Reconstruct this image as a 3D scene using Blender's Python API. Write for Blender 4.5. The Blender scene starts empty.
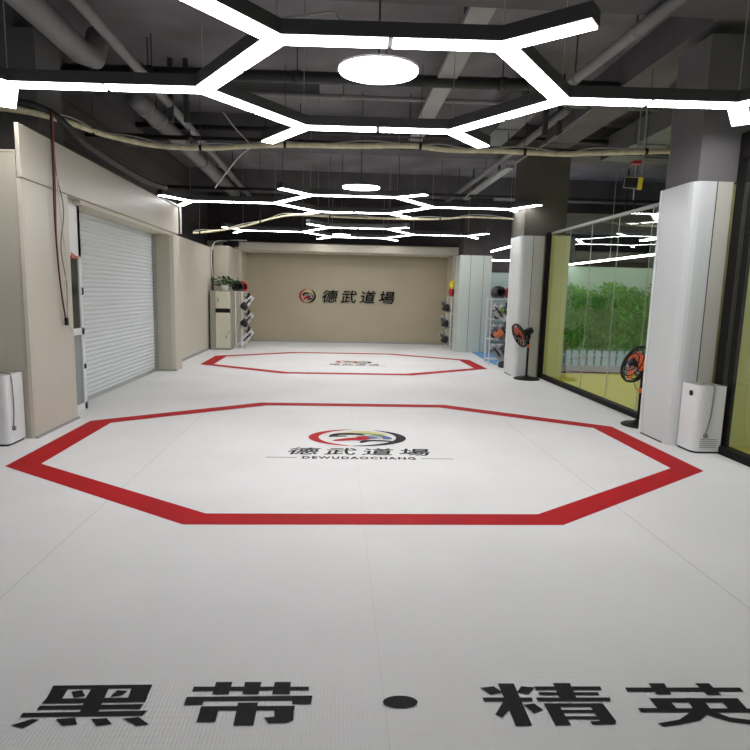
import bpy, bmesh, math, random
from mathutils import Vector, Matrix, noise
random.seed(7)
C = bpy.context.scene.collection
S = bpy.context.scene
PI = math.pi

# ------------------------------------------------------------------ camera, world, lights, exposure
F, PITCH, YAW, ROLL, CX = 575.0, .142, .047, .0235, 362.7
H = 1.5
cy, sy = math.cos(YAW), math.sin(YAW)
fwd = Vector((sy*math.cos(PITCH), cy*math.cos(PITCH), -math.sin(PITCH)))
rt = Vector((cy, -sy, 0)); up = rt.cross(fwd)
r2 = math.cos(ROLL)*rt + math.sin(ROLL)*up
u2 = -math.sin(ROLL)*rt + math.cos(ROLL)*up
cam = bpy.data.objects.new('camera', bpy.data.cameras.new('camera')); C.objects.link(cam)
m = Matrix((r2, u2, -fwd)).transposed().to_4x4(); m.translation = (0, 0, H)
cam.matrix_world = m
cam.data.sensor_width = 36; cam.data.lens = F/750*36; cam.data.shift_x = (375-CX)/750
cam.data.clip_start = .05; cam.data.clip_end = 100
S.camera = cam
S.view_settings.view_transform = 'Standard'; S.view_settings.look = 'None'
S.view_settings.gamma = 1; S.view_settings.exposure = 0.0
W = bpy.data.worlds.new('world'); S.world = W; W.use_nodes = True
W.node_tree.nodes['Background'].inputs[0].default_value = (.95, .98, 1, 1)
W.node_tree.nodes['Background'].inputs[1].default_value = .26
LAMP = 17.5      # radiance of the LED diffusers

def ray(x, y):
    return ((x-CX)/F)*r2 + (-(y-375)/F)*u2 + fwd
def at(x, y, z=0.0):
    d = ray(x, y); t = (z-H)/d.z
    return Vector((0, 0, H)) + d*t
def atx(x, y, X):
    d = ray(x, y); return Vector((0, 0, H)) + d*(X/d.x)
def aty(x, y, Y):
    d = ray(x, y); return Vector((0, 0, H)) + d*(Y/d.y)

# ------------------------------------------------------------------ materials
def mat(name, col, rough=.6, metal=0, bump=None, var=0, vscale=8, emit=None, coat=0, spec=None, stretch=(1, 1, 1)):
    mt = bpy.data.materials.new(name); mt.use_nodes = True
    nt = mt.node_tree; b = nt.nodes['Principled BSDF']
    b.inputs['Base Color'].default_value = (*col, 1); b.inputs['Roughness'].default_value = rough
    b.inputs['Metallic'].default_value = metal
    if coat: b.inputs['Coat Weight'].default_value = coat
    if spec is not None: b.inputs['Specular IOR Level'].default_value = spec
    if emit:
        b.inputs['Emission Color'].default_value = (*emit[0], 1); b.inputs['Emission Strength'].default_value = emit[1]
    tc = nt.nodes.new('ShaderNodeTexCoord'); mp = nt.nodes.new('ShaderNodeMapping')
    nt.links.new(tc.outputs['Object'], mp.inputs[0]); mp.inputs['Scale'].default_value = stretch
    if var:
        n = nt.nodes.new('ShaderNodeTexNoise'); n.inputs['Scale'].default_value = vscale; n.inputs['Detail'].default_value = 5
        nt.links.new(mp.outputs[0], n.inputs['Vector'])
        r = nt.nodes.new('ShaderNodeValToRGB')
        r.color_ramp.elements[0].position = .3; r.color_ramp.elements[1].position = .7
        r.color_ramp.elements[0].color = (*[c*(1-var) for c in col], 1)
        r.color_ramp.elements[1].color = (*[min(1, c*(1+var)) for c in col], 1)
        nt.links.new(n.outputs[0], r.inputs[0]); nt.links.new(r.outputs[0], b.inputs['Base Color'])
    if bump:
        kind, sc, st = bump
        if kind == 'noise':
            t = nt.nodes.new('ShaderNodeTexNoise'); t.inputs['Scale'].default_value = sc
        else:
            t = nt.nodes.new('ShaderNodeTexWave'); t.inputs['Scale'].default_value = sc
            t.bands_direction = kind.upper(); t.wave_profile = 'SIN'
        nt.links.new(tc.outputs['Object'], t.inputs['Vector'])
        bp = nt.nodes.new('ShaderNodeBump'); bp.inputs['Strength'].default_value = st; bp.inputs['Distance'].default_value = .01
        nt.links.new(t.outputs[0], bp.inputs['Height']); nt.links.new(bp.outputs[0], b.inputs['Normal'])
    return mt

def floor_mat():
    mt = mat('mat_floor', (.70, .70, .685), .62, var=.05, vscale=.9)
    nt = mt.node_tree; b = nt.nodes['Principled BSDF']
    tc = nt.nodes.new('ShaderNodeTexCoord'); sp = nt.nodes.new('ShaderNodeSeparateXYZ')
    nt.links.new(tc.outputs['Object'], sp.inputs[0])
    def math_(op, a, v=None, c=None):
        n = nt.nodes.new('ShaderNodeMath'); n.operation = op
        for i, q in enumerate((a, v, c)):
            if q is None: continue
            if isinstance(q, (int, float)): n.inputs[i].default_value = q
            else: nt.links.new(q, n.inputs[i])
        return n.outputs[0]
    def line(axis, pos, w):
        d = math_('ABSOLUTE', math_('SUBTRACT', axis, pos)); return math_('LESS_THAN', d, w)
    s = None
    for pos, w in ((2.06, .004), (-1.6, .003), (.2, .0008), (3.9, .002), (-3.45, .002)):
        l = line(sp.outputs[0], pos, w); s = l if s is None else math_('MAXIMUM', s, l)
    old = b.inputs['Base Color'].links[0].from_socket
    mx = nt.nodes.new('ShaderNodeMix'); mx.data_type = 'RGBA'
    nt.links.new(math_('MULTIPLY', s, .35), mx.inputs[0]); nt.links.new(old, mx.inputs[6]); mx.inputs[7].default_value = (.2, .2, .19, 1)
    nt.links.new(mx.outputs[2], b.inputs['Base Color'])
    # woven straw texture of a tatami mat: fine ribs both ways
    w1 = nt.nodes.new('ShaderNodeTexWave'); w1.bands_direction = 'X'; w1.inputs['Scale'].default_value = 22; w1.inputs['Distortion'].default_value = .6
    w2 = nt.nodes.new('ShaderNodeTexWave'); w2.bands_direction = 'Y'; w2.inputs['Scale'].default_value = 11; w2.inputs['Distortion'].default_value = 1.2
    for w_ in (w1, w2): nt.links.new(tc.outputs['Object'], w_.inputs['Vector'])
    ad = math_('ADD', w1.outputs[0], math_('MULTIPLY', w2.outputs[0], .6))
    bp = nt.nodes.new('ShaderNodeBump'); bp.inputs['Strength'].default_value = .22; bp.inputs['Distance'].default_value = .004
    nt.links.new(ad, bp.inputs['Height']); nt.links.new(bp.outputs[0], b.inputs['Normal'])
    return mt

def brick_mat():
    mt = mat('mat_brick', (.1, .09, .09), .9); nt = mt.node_tree; b = nt.nodes['Principled BSDF']
    t = nt.nodes.new('ShaderNodeTexBrick'); tc = nt.nodes.new('ShaderNodeTexCoord'); mp = nt.nodes.new('ShaderNodeMapping')
    mp.inputs['Rotation'].default_value = (PI/2, 0, 0)
    nt.links.new(tc.outputs['Object'], mp.inputs[0]); nt.links.new(mp.outputs[0], t.inputs[0])
    t.inputs['Scale'].default_value = 3
    t.inputs['Color1'].default_value = (.10, .085, .08, 1); t.inputs['Color2'].default_value = (.07, .062, .062, 1); t.inputs['Mortar'].default_value = (.13, .12, .12, 1)
    nt.links.new(t.outputs[0], b.inputs['Base Color'])
    return mt

def glass_mat(name, tint, ior):
    mt = bpy.data.materials.new(name); mt.use_nodes = True; nt = mt.node_tree; nt.nodes.clear()
    o = nt.nodes.new('ShaderNodeOutputMaterial'); mx = nt.nodes.new('ShaderNodeMixShader')
    tr = nt.nodes.new('ShaderNodeBsdfTransparent'); tr.inputs[0].default_value = (*tint, 1)
    gl = nt.nodes.new('ShaderNodeBsdfGlossy'); gl.inputs['Roughness'].default_value = .0; gl.inputs[0].default_value = (.95, 1, .97, 1)
    fr = nt.nodes.new('ShaderNodeFresnel'); fr.inputs[0].default_value = ior
    ge = nt.nodes.new('ShaderNodeNewGeometry'); sb = nt.nodes.new('ShaderNodeMath'); sb.operation = 'SUBTRACT'; sb.inputs[0].default_value = 1
    nt.links.new(ge.outputs['Backfacing'], sb.inputs[1])
    mu = nt.nodes.new('ShaderNodeMath'); mu.operation = 'MULTIPLY'
    nt.links.new(fr.outputs[0], mu.inputs[0]); nt.links.new(sb.outputs[0], mu.inputs[1])
    nt.links.new(mu.outputs[0], mx.inputs[0]); nt.links.new(tr.outputs[0], mx.inputs[1]); nt.links.new(gl.outputs[0], mx.inputs[2])
    nt.links.new(mx.outputs[0], o.inputs[0])
    return mt

M = dict(
    floor=floor_mat(), brick=brick_mat(),
    red=mat('mat_red_vinyl', (.40, .006, .010), .6, var=.10, vscale=3, bump=('x', 22, .12), spec=.12),
    black_paint=mat('mat_black_print', (.008, .008, .009), .6, bump=('x', 22, .1), spec=.12),
    grey_line=mat('mat_grey_print', (.10, .10, .10), .5),
    logo_yellow=mat('mat_yellow_print', (.6, .48, .15), .5), logo_green=mat('mat_green_print', (.12, .3, .08), .5),
    logo_blue=mat('mat_blue_print', (.02, .07, .22), .5), logo_cream=mat('mat_cream_print', (.6, .52, .4), .5),
    blue_mat=mat('mat_blue_floor', (.10, .32, .62), .6, var=.08, vscale=2),
    lime=mat('mat_lime_floor', (.62, .56, .04), .5, var=.06, vscale=2),
    carpet=mat('mat_grey_carpet', (.22, .21, .19), .9, var=.15, vscale=20),
    ceiling=mat('mat_concrete_slab', (.20, .185, .20), .9, var=.25, vscale=1.3, bump=('noise', 14, .3)),
    beam=mat('mat_concrete_beam', (.12, .112, .118), .9, var=.2, vscale=1.6),
    shaft=mat('mat_concrete_column', (.14, .135, .135), .9, var=.14, vscale=1.4),
    shaft_dark=mat('mat_concrete_column_olive', (.085, .08, .065), .9, var=.2, vscale=1.4),
    darkwall=mat('mat_dark_wall', (.045, .038, .038), .9, var=.3, vscale=1),
    beige=mat('mat_beige_panel', (.515, .475, .395), .36, var=.03, vscale=1, bump=('y', 9, .06)),
    beige_x=mat('mat_beige_panel_front', (.50, .465, .375), .42, var=.03, vscale=1, bump=('x', 6, .04)),
    beige_end=mat('mat_khaki_wall', (.40, .355, .245), .45, var=.04, vscale=1, bump=('x', 9, .12)),
    trim_cream=mat('mat_cream_trim', (.52, .475, .38), .5),
    soffit=mat('mat_soffit_white', (.62, .57, .46), .5),
    white_panel=mat('mat_white_panel', (.60, .625, .62), .28, var=.02, vscale=1, bump=('noise', 2, .06), stretch=(1, 1, .2)),
    cream_panel=mat('mat_ivory_panel', (.55, .545, .47), .33, var=.03, vscale=1),
    green_panel=mat('mat_lime_panel', (.66, .67, .30), .5, var=.03, vscale=1),
    seam=mat('mat_seam_dark', (.05, .045, .04), .7),
    alu=mat('mat_aluminium', (.5, .5, .5), .35, metal=.8),
    alu_dull=mat('mat_skirting_metal', (.35, .36, .35), .45, metal=.5),
    shutter=mat('mat_shutter_slats', (.64, .67, .67), .55),
    black=mat('mat_black_plastic', (.008, .008, .009), .45, spec=.2), black_frame=mat('mat_black_frame', (.009, .008, .008), .6, spec=.15),
    dark_metal=mat('mat_dark_bracket', (.04, .04, .045), .6), pipe=mat('mat_grey_pipe', (.24, .235, .235), .6, var=.1, vscale=3),
    duct=mat('mat_duct_grey', (.15, .15, .15), .6, var=.15, vscale=2), tray=mat('mat_cable_tray', (.36, .36, .35), .5, metal=.2),
    black_pipe=mat('mat_black_pipe', (.02, .02, .022), .5),
    conduit=mat('mat_cream_hose', (.62, .57, .38), .7, var=.2, vscale=10), wire_white=mat('mat_white_wire', (.5, .5, .46), .6),
    housing=mat('mat_lamp_housing', (.05, .052, .051), .45, metal=.2),
    led=mat('mat_led', (.9, .9, .9), .5, emit=((1, .985, 1), LAMP)),
    white=mat('mat_white_plastic', (.72, .73, .73), .35), offwhite=mat('mat_offwhite_enamel', (.60, .58, .46), .4),
    greyside=mat('mat_grey_enamel', (.33, .33, .27), .5),
    orange=mat('mat_orange_blade', (.9, .14, .03), .4), red_gear=mat('mat_red_foam', (.45, .015, .02), .4),
    white_gear=mat('mat_white_foam', (.62, .62, .62), .5), black_gear=mat('mat_black_foam', (.018, .018, .02), .45),
    yellow_gear=mat('mat_yellow_foam', (.7, .55, .03), .5), orange_gear=mat('mat_orange_fabric', (.6, .16, .06), .7),
    green_gear=mat('mat_green_fabric', (.2, .33, .09), .7),
    leaf=mat('mat_leaf', (.025, .085, .02), .5, var=.3, vscale=30), bamboo=mat('mat_bamboo_leaf', (.09, .36, .03), .6, var=.45, vscale=9),
    bamboo_b=mat('mat_bamboo_leaf_dark', (.045, .23, .02), .6, var=.4, vscale=9), stem=mat('mat_bamboo_stem', (.10, .2, .04), .5),
    picket=mat('mat_pale_blue_picket', (.42, .62, .68), .6), room_wall=mat('mat_pale_green_wall', (.44, .60, .50), .7, var=.04, vscale=1),
    sign_red=mat('mat_orange_red_sticker', (.55, .12, .06), .6), cable_red=mat('mat_red_cable', (.22, .03, .03), .5),
    cable_grey=mat('mat_grey_cable', (.2, .2, .19), .6), darkglass=mat('mat_dark_pane', (.03, .035, .035), .08),
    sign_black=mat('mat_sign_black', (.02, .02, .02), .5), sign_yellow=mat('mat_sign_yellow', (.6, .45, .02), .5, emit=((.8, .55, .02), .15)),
    red_strip=mat('mat_dark_red_strip', (.07, .01, .012), .5), soil=mat('mat_soil', (.05, .035, .02), .9),
    glass=glass_mat('mat_glass', (.95, .97, .94), 1.65),
)

# ------------------------------------------------------------------ mesh helpers
def link(name, bm, m_, parent=None, smooth=False):
    me = bpy.data.meshes.new(name); bmesh.ops.recalc_face_normals(bm, faces=bm.faces[:]); bm.to_mesh(me); bm.free()
    me.materials.append(M[m_] if isinstance(m_, str) else m_)
    if smooth:
        for p in me.polygons: p.use_smooth = True
    o = bpy.data.objects.new(name, me); C.objects.link(o)
    if parent: o.parent = parent
    return o
def tag(o, label=None, cat=None, group=None, kind=None):
    if label: o['label'] = label
    if cat: o['category'] = cat
    if group: o['group'] = group
    if kind: o['kind'] = kind
    return o
def empty(name, loc=(0, 0, 0), rz=0, label=None, cat=None, group=None, kind=None):
    o = bpy.data.objects.new(name, None); C.objects.link(o); o.location = loc; o.rotation_euler = (0, 0, rz); o.empty_display_size = .1
    return tag(o, label, cat, group, kind)
def copy_tree(o, parent=None):
    c = o.copy(); C.objects.link(c); c.parent = parent
    for ch in list(o.children): copy_tree(ch, c)
    return c
def BM(): return bmesh.new()
def box(bm, x0, x1, y0, y1, z0, z1, bev=0, mtx=None):
    g = bmesh.ops.create_cube(bm, size=1); vs = g['verts']
    bmesh.ops.scale(bm, vec=(x1-x0, y1-y0, z1-z0), verts=vs); bmesh.ops.translate(bm, vec=((x0+x1)/2, (y0+y1)/2, (z0+z1)/2), verts=vs)
    if mtx: bmesh.ops.transform(bm, matrix=mtx, verts=vs)
    if bev:
        es = list({e for v in vs for e in v.link_edges}); bmesh.ops.bevel(bm, geom=es, offset=bev, segments=2, affect='EDGES', profile=.6)
    return bm
def prism(bm, pts, z0, z1):
    a = [bm.verts.new((p[0], p[1], z0)) for p in pts]; b = [bm.verts.new((p[0], p[1], z1)) for p in pts]
    n = len(pts); bm.faces.new(a[::-1]); bm.faces.new(b)
    for i in range(n): bm.faces.new((a[i], a[(i+1) % n], b[(i+1) % n], b[i]))
    return bm
def tube(bm, pts, r, seg=10, closed=False, cap=True):
    pts = [Vector(p) for p in pts]; n = len(pts); rings = []; prev = None
    for i, p in enumerate(pts):
        if closed: t = pts[(i+1) % n]-pts[i-1]
        else: t = pts[min(i+1, n-1)]-pts[max(i-1, 0)]
        t.normalize()
        if prev is None:
            a = Vector((0, 0, 1)) if abs(t.z) < .9 else Vector((1, 0, 0)); u = t.cross(a).normalized()
        else: u = (prev-t*prev.dot(t)).normalized()
        prev = u; v = t.cross(u); rr = r[i] if isinstance(r, (list, tuple)) else r
        rings.append([bm.verts.new(p+(u*math.cos(k*2*PI/seg)+v*math.sin(k*2*PI/seg))*rr) for k in range(seg)])
    for i in range(n if closed else n-1):
        A, B = rings[i], rings[(i+1) % n]
        for k in range(seg): bm.faces.new((A[k], A[(k+1) % seg], B[(k+1) % seg], B[k]))
    if cap and not closed: bm.faces.new(rings[0][::-1]); bm.faces.new(rings[-1])
    return bm
def lathe(bm, prof, cx=0, cy_=0, seg=24, sx=1, sy_=1):
    rings = []
    for r, z in prof:
        r = max(r, 1e-4)
        rings.append([bm.verts.new((cx+sx*r*math.cos(k*2*PI/seg), cy_+sy_*r*math.sin(k*2*PI/seg), z)) for k in range(seg)])
    for i in range(len(rings)-1):
        for k in range(seg): bm.faces.new((rings[i][k], rings[i][(k+1) % seg], rings[i+1][(k+1) % seg], rings[i+1][k]))
    bm.faces.new(rings[0][::-1]); bm.faces.new(rings[-1])
    return bm
def smooth_pts(pts, k=6):
    P = [Vector(p) for p in pts]; out = []
    for i in range(len(P)-1):
        a = P[max(i-1, 0)]; b = P[i]; c = P[i+1]; d = P[min(i+2, len(P)-1)]
        for j in range(k):
            t = j/k; out.append(.5*((2*b)+(c-a)*t+(2*a-5*b+4*c-d)*t*t+(3*b-a-3*c+d)*t**3))
    out.append(P[-1]); return out
def structure(name, bm, m_, parent=None, smooth=False):
    o = link(name, bm, m_, parent, smooth)
    if parent is None: o['kind'] = 'structure'
    return o
def tx(p): return p if isinstance(p, Vector) else Vector(p)

# ------------------------------------------------------------------ shell
ZC = 4.5
bm = prism(BM(), [(-7, -4), (3.86, -4), (3.86, 11.22), (3.52, 11.9), (3.47, 13.1), (3.6, 15.2), (3.9, 17.6), (-7, 17.6)], -.1, 0)
structure('floor', bm, 'floor')
structure('floor_blue_mats', prism(BM(), [(3.86, 11.22), (9.5, 11.22), (9.5, 17.6), (3.9, 17.6), (3.6, 15.2), (3.47, 13.1), (3.52, 11.9)], -.1, -.004), 'blue_mat')
structure('floor_lime', box(BM(), 3.86, 9.5, -4, 11.22, -.1, 0), 'lime')
structure('ceiling', box(BM(), -7, 9.5, -1, 18, ZC, ZC+.2), 'ceiling')

def beam(n, y0, y1, z0=4.0, x0=-7, x1=9.5): structure('trim_%d' % n, box(BM(), x0, x1, y0, y1, z0, ZC), 'beam')
beam(1, 4.85, 5.4); beam(2, 10.5, 11.0); beam(3, 15.1, 15.6)
structure('trim_4', box(BM(), 3.5, 4.05, 5.4, 10.5, 4.12, ZC), 'beam')
structure('trim_5', box(BM(), -3.9, -3.35, 5.4, 10.5, 4.1, ZC), 'beam')
# left upper wall of dark brick, and a column standing proud of it
structure('wall_left', box(BM(), -4.0, -3.8, 5.8, 18, 0, ZC), 'brick')
structure('wall_left_column', box(BM(), -3.8, -3.14, 6.45, 7.0, 0, 4.1), 'shaft')
structure('wall_left_front', box(BM(), -7, -2.99, 5.67, 5.75, 0, 2.71), 'beige_x')
structure('trim_6', box(BM(), -7, -2.99, 5.665, 5.76, 2.711, 2.73), 'trim_cream')
# pillar cladding beside the shutter
bm = prism(BM(), [(-2.985, 5.66), (-2.955, 5.67), (-2.945, 5.70), (-2.95, 6.60), (-3.3, 6.60), (-3.3, 5.86), (-2.985, 5.86)], 0, 2.48)
structure('wall_left_pillar', bm, 'beige', smooth=False)
# fascia over the shutter bay, up to the far column
structure('wall_left_fascia', box(BM(), -2.98, -2.94, 5.66, 11.0, 2.487, 2.97, .006), 'beige')
structure('wall_left_soffit', box(BM(), -3.8, -2.985, 7.0, 11.0, 2.44, 2.487), 'soffit')
structure('wall_left_lintel', box(BM(), -3.8, -2.985, 5.86, 7.0, 2.487, 2.6), 'beige')
# far column of the bay
bm = prism(BM(), [(-3.8, 10.6), (-3.0, 10.6), (-2.94, 10.64), (-2.925, 10.72), (-2.925, 11.0), (-3.8, 11.0)], 0, 2.438)
structure('wall_left_bay_column', bm, 'beige_x')
structure('wall_left_rear', box(BM(), -3.8, -3.2, 11.0, 15.0, 0, 2.54), 'beige')
structure('baseboard_left', box(BM(), -3.2, -3.185, 11.0, 14.9, 0, .05), 'alu_dull')
structure('trim_7', box(BM(), -3.0, -2.925, 5.67, 6.6, 0, .02), 'alu_dull')
structure('trim_8', box(BM(), -3.6, -2.915, 10.585, 10.60, 0, .03), 'alu_dull')
structure('trim_9', box(BM(), -3.26, -3.15, 14.93, 14.99, 0, 2.5), 'red_strip')
# side panel right of the locker corner, back wall
structure('wall_back', box(BM(), -3.9, 4.0, 17.25, 17.4, 0, 2.9), 'beige_end')
structure('wall_back_side', box(BM(), -3.25, -2.78, 15.0, 17.25, 0, 2.6), 'beige_x')
structure('wall_back_jamb', box(BM(), -2.78, -2.66, 16.4, 17.25, 0, 2.6), 'trim_cream')
structure('wall_back_fascia', box(BM(), -3.3, 3.95, 16.3, 16.4, 2.60, 2.80), 'beige_x')
structure('wall_back_soffit', box(BM(), -2.78, 3.25, 16.4, 17.25, 2.6, 2.65), 'trim_cream')
structure('wall_back_upper', box(BM(), -3.9, 9.5, 17.4, 17.5, 2.2, ZC), 'darkwall')
structure('wall_back_right', box(BM(), 3.25, 3.4, 16.4, 17.25, 0, 2.6), 'trim_cream')
structure('baseboard_back', box(BM(), -2.66, 3.25, 17.225, 17.25, 0, .05), 'alu_dull')
# louvred far wall of the room on the right
bm = BM()
for i in range(26): box(bm, 4.0, 9.5, 17.42, 17.46+.0, .04+i*.1, .04+i*.1+.085)
structure('wall_right_far', bm, mat('mat_far_louvre', (.36, .45, .42), .6))

# pvc ceiling panels over the recess
for i in range(6):
    x0 = -2.6+i*.97
    tag(link('soffit_panel', box(BM(), x0, x0+.93, 16.45, 16.95, 2.575, 2.598, .004), 'soffit'),
        'pale rectangular panel under the rear soffit, %s' % ['first from the left end', 'second from the left end', 'third from the left', 'third from the right', 'second from the right end', 'last at the right end'][i],
        'ceiling panel', 'pale panels under the rear soffit')

# rolling shutter
sh = empty('door_1', (-3.3, 7.75, 0), kind='structure')
bm = BM(); n = 40; h = 2.43; a = []
for i in range(n):
    z0 = i*h/n
    for (dx, dz) in ((0.0, 0), (.012, .25), (.016, .5), (.012, .78), (0.0, .93)):
        a.append((dx, z0+dz*h/n))
ra = [bm.verts.new((dx, -.30, z)) for dx, z in a]; rb = [bm.verts.new((dx, 2.83, z)) for dx, z in a]
for i in range(len(a)-1): bm.faces.new((ra[i], rb[i], rb[i+1], ra[i+1]))
o = link('shutter_curtain', bm, 'shutter', sh); o.location = (0, 0, .02)
link('bottom_bar', box(BM(), -.01, .03, -.3, 2.83, 0, .06), 'alu', sh)
link('guide_rail', box(BM(), -.02, .05, 2.78, 2.85, 0, 2.43), 'alu_dull', sh)
link('guide_rail', box(BM(), -.02, .02, -.33, -.30, 0, 2.43), 'alu_dull', sh)

# half-open white framed glass leaf between pillar and shutter
d = empty('door_2', (-3.105, 6.80, 0), kind='structure')
bm = BM(); y0, y1 = -.17, .39
box(bm, -.02, .02, y0, y0+.04, 0, 2.48); box(bm, -.02, .02, y1-.07, y1, 0, 2.48)
box(bm, -.02, .02, y0, y1, 0, .08); box(bm, -.02, .02, y0, y1, .92, 1.0); box(bm, -.02, .02, y0, y1, 1.85, 2.48)
link('door_frame', bm, 'white', d)
link('upper_pane', box(BM(), -.004, .004, y0+.04, y1-.07, 1.0, 1.85), 'darkglass', d)
link('lower_pane', box(BM(), -.004, .004, y0+.04, y1-.07, .08, .92), mat('mat_smoked_pane', (.22, .25, .24), .2), d)
link('door_handle', tube(BM(), [(.02, y1-.03, 1.40), (.035, y1-.03, 1.41), (.035, y1-.03, 1.47), (.02, y1-.03, 1.48)], .009), 'black', d)
link('lock', box(BM(), .02, .035, y1-.05, y1-.02, .5, .56), 'black', d)
bm = prism(BM(), [(0, 0), (.22, 0), (0, .07)], 0, .004)
o = link('arrow_sticker', bm, 'sign_red'); _p = atx(71, 258, -3.084); o.matrix_world = Matrix.Translation(_p) @ Matrix(((0, 0, 1, 0), (1, 0, 0, 0), (0, 1, 0, 0), (0, 0, 0, 1)))
tag(o, 'small orange-red triangular sticker on the white door panel beside the shutter', 'sticker')

# ------------------------------------------------------------------ clad columns on the right
def rounded(pts, i, r, k=5):
    """round corner i of a polygon"""
    P = [Vector(p) for p in pts]; a, b, c = P[i-1], P[i], P[(i+1) % len(P)]
    u = (a-b).normalized()*r; v = (c-b).normalized()*r; out = []
    for j in range(k+1):
        t = j/k; out.append((b+u)*(1-t)**2+b*2*t*(1-t)+(b+v)*t*t)
    return [tuple(p) for p in P[:i]]+[tuple(p) for p in out]+[tuple(p) for p in P[i+1:]]
def clad_column(label, x0, x1, y0, y1, ztop, r, seam_x, shaft, shm, split_x, side_seam=False):
    root = empty('clad_column', ((x0+x1)/2, (y0+y1)/2, 0), label=label, cat='column')
    ox, oy = (x0+x1)/2, (y0+y1)/2
    P = rounded([(x0-ox, y1-oy), (x0-ox, y0-oy), (split_x-ox, y0-oy), (split_x-ox, y1-oy)], 1, r)
    link('side_cladding', prism(BM(), P, 0, ztop), 'white_panel', root, False)
    link('front_cladding', box(BM(), split_x-ox+.006, x1-ox, y0-oy, y1-oy, 0, ztop, .004), 'cream_panel', root)
    link('seam_strip', box(BM(), split_x-ox-.001, split_x-ox+.008, y0-oy-.002, y1-oy, 0, ztop), 'seam', root)
    link('base_trim', box(BM(), x0-ox-.004, x0-ox+.01, y0-oy+r, y1-oy+.01, 0, .015), 'seam', root)
    link('corner_strip', box(BM(), x0-ox-.008, x0-ox+.002, y1-oy-.035, y1-oy+.004, 0, ztop), 'white', root)
    link('concrete_shaft', box(BM(), shaft[0]-ox, shaft[1]-ox, shaft[2]-oy, shaft[3]-oy, ztop, 4.0), shm, root)
    return root
clad_column('nearest white-clad column, with the white air purifier at its foot', 3.455, 3.85, 5.66, 6.24, 2.655, .12, 0, (3.5, 4.05, 5.68, 6.22), 'shaft', 3.685)
clad_column('middle white and ivory clad column with a fan standing in front of it', 3.33, 3.77, 10.58, 11.18, 2.60, .12, 0, (3.38, 4.15, 10.60, 11.3), 'shaft_dark', 3.56)
# rear column: three ivory panels
root = empty('clad_column', (3.6, 15.4, 0), label='farthest pale clad column with two dark vertical seams, right of the rear wall', cat='column')
for x0, x1 in ((-.42, -.14), (-.134, .2), (.206, .42)):
    link('cladding_panel', box(BM(), x0, x1, -.3, .3, 0, 2.53, .004), mat('mat_pale_aqua_panel', (.53, .58, .53), .35), root)
for x0 in (-.141, .199): link('seam_strip', box(BM(), x0, x0+.009, -.302, .3, 0, 2.53), 'seam', root)
link('concrete_shaft', box(BM(), -.35, .38, -.28, .3, 2.53, 4.0), 'darkwall', root)

# ------------------------------------------------------------------ glass wall
win = empty('window_1', (3.87, 8.4, 0), kind='structure')
def wl(name, x0, x1, y0, y1, z0, z1, m_, bev=0): return link(name, box(BM(), x0-3.87, x1-3.87, y0-8.4, y1-8.4, z0, z1, bev), m_, win)
wl('bottom_rail', 3.80, 3.90, 6.26, 10.56, 0, .07, 'black_frame'); wl('top_rail', 3.83, 3.89, 6.26, 10.56, 2.62, 2.655, 'alu_dull')
ys = [6.27, 7.1, 7.95, 8.8, 9.62, 10.5]
for i in range(5):
    wl('pane', 3.852, 3.860, ys[i]+.003, ys[i+1]-.003, .07, 2.62, 'glass')
    if i: wl('joint', 3.851, 3.862, ys[i]-.003, ys[i]+.003, .07, 2.62, 'alu')
wl('post', 3.80, 3.84, 10.44, 10.57, 0, 2.66, 'black_frame'); wl('post', 3.78, 3.86, 10.49, 10.56, 0, 2.64, 'black_frame')
win2 = empty('window_2', (3.87, 3, 0), kind='structure')
def wl2(name, x0, x1, y0, y1, z0, z1, m_): return link(name, box(BM(), x0-3.87, x1-3.87, y0-3, y1-3, z0, z1), m_, win2)
wl2('bottom_rail', 3.80, 3.90, 1.0, 5.55, 0, .08, 'black_frame'); wl2('top_rail', 3.82, 3.90, 1, 5.55, 2.85, 2.92, 'black_frame')
wl2('pane', 3.852, 3.86, 3.4, 5.5, .08, 2.85, 'glass'); wl2('pane', 3.852, 3.86, 1.0, 3.39, .08, 2.85, 'glass')
wl2('post', 3.86, 3.92, 5.50, 5.64, 0, 3.1, 'black_frame'); wl2('post', 3.85, 3.89, 5.36, 5.42, 0, 3.1, 'black_frame')
# lime clad piers of the neighbouring room, against the glass line
structure('wall_right_pier', box(BM(), 3.9, 4.45, 5.66, 6.24, 0, 2.65), 'green_panel')
structure('wall_right_pier_far', box(BM(), 3.9, 4.25, 10.6, 11.2, 0, 2.62), 'green_panel')
structure('wall_right_room', box(BM(), 4.3, 9.5, 12.95, 13.05, 0, 2.2), 'room_wall')
structure('wall_right_side', box(BM(), 9.5, 9.6, -1, 17.5, 0, ZC), 'room_wall')
structure('floor_carpet', box(BM(), 3.9, 9.4, 11.25, 12.9, 0, .006), 'carpet')
structure('baseboard_right', box(BM(), 3.9, 9.4, 11.25, 11.30, .006, .03), 'red_strip')
# upper dark cladding of neighbouring room ceiling
_t = link('led_tube', box(BM(), 5.18, 5.22, 9.0, 12.9, 2.22, 2.25), 'led'); link('hanger_wire', box(BM(), 5.196, 5.204, 10.996, 11.004, 2.25, ZC-.51), 'tray', _t)
tag(_t, 'long thin white LED tube in the room behind the glass', 'light')
_t = link('led_tube', box(BM(), 4.42, 4.46, 13.6, 16.9, 2.75, 2.79), 'led'); link('hanger_wire', box(BM(), 4.436, 4.444, 14.9, 14.908, 2.79, ZC-.005), 'tray', _t)
tag(_t, 'upper white light tube seen between the two rear columns', 'light')
_t = link('led_tube', box(BM(), 4.0, 6.5, 16.72, 16.76, 2.50, 2.54), 'led'); link('hanger_wire', box(BM(), 5.2, 5.208, 16.736, 16.744, 2.54, ZC-.005), 'tray', _t)
tag(_t, 'lower white light tube seen between the two rear columns', 'light')

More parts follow.
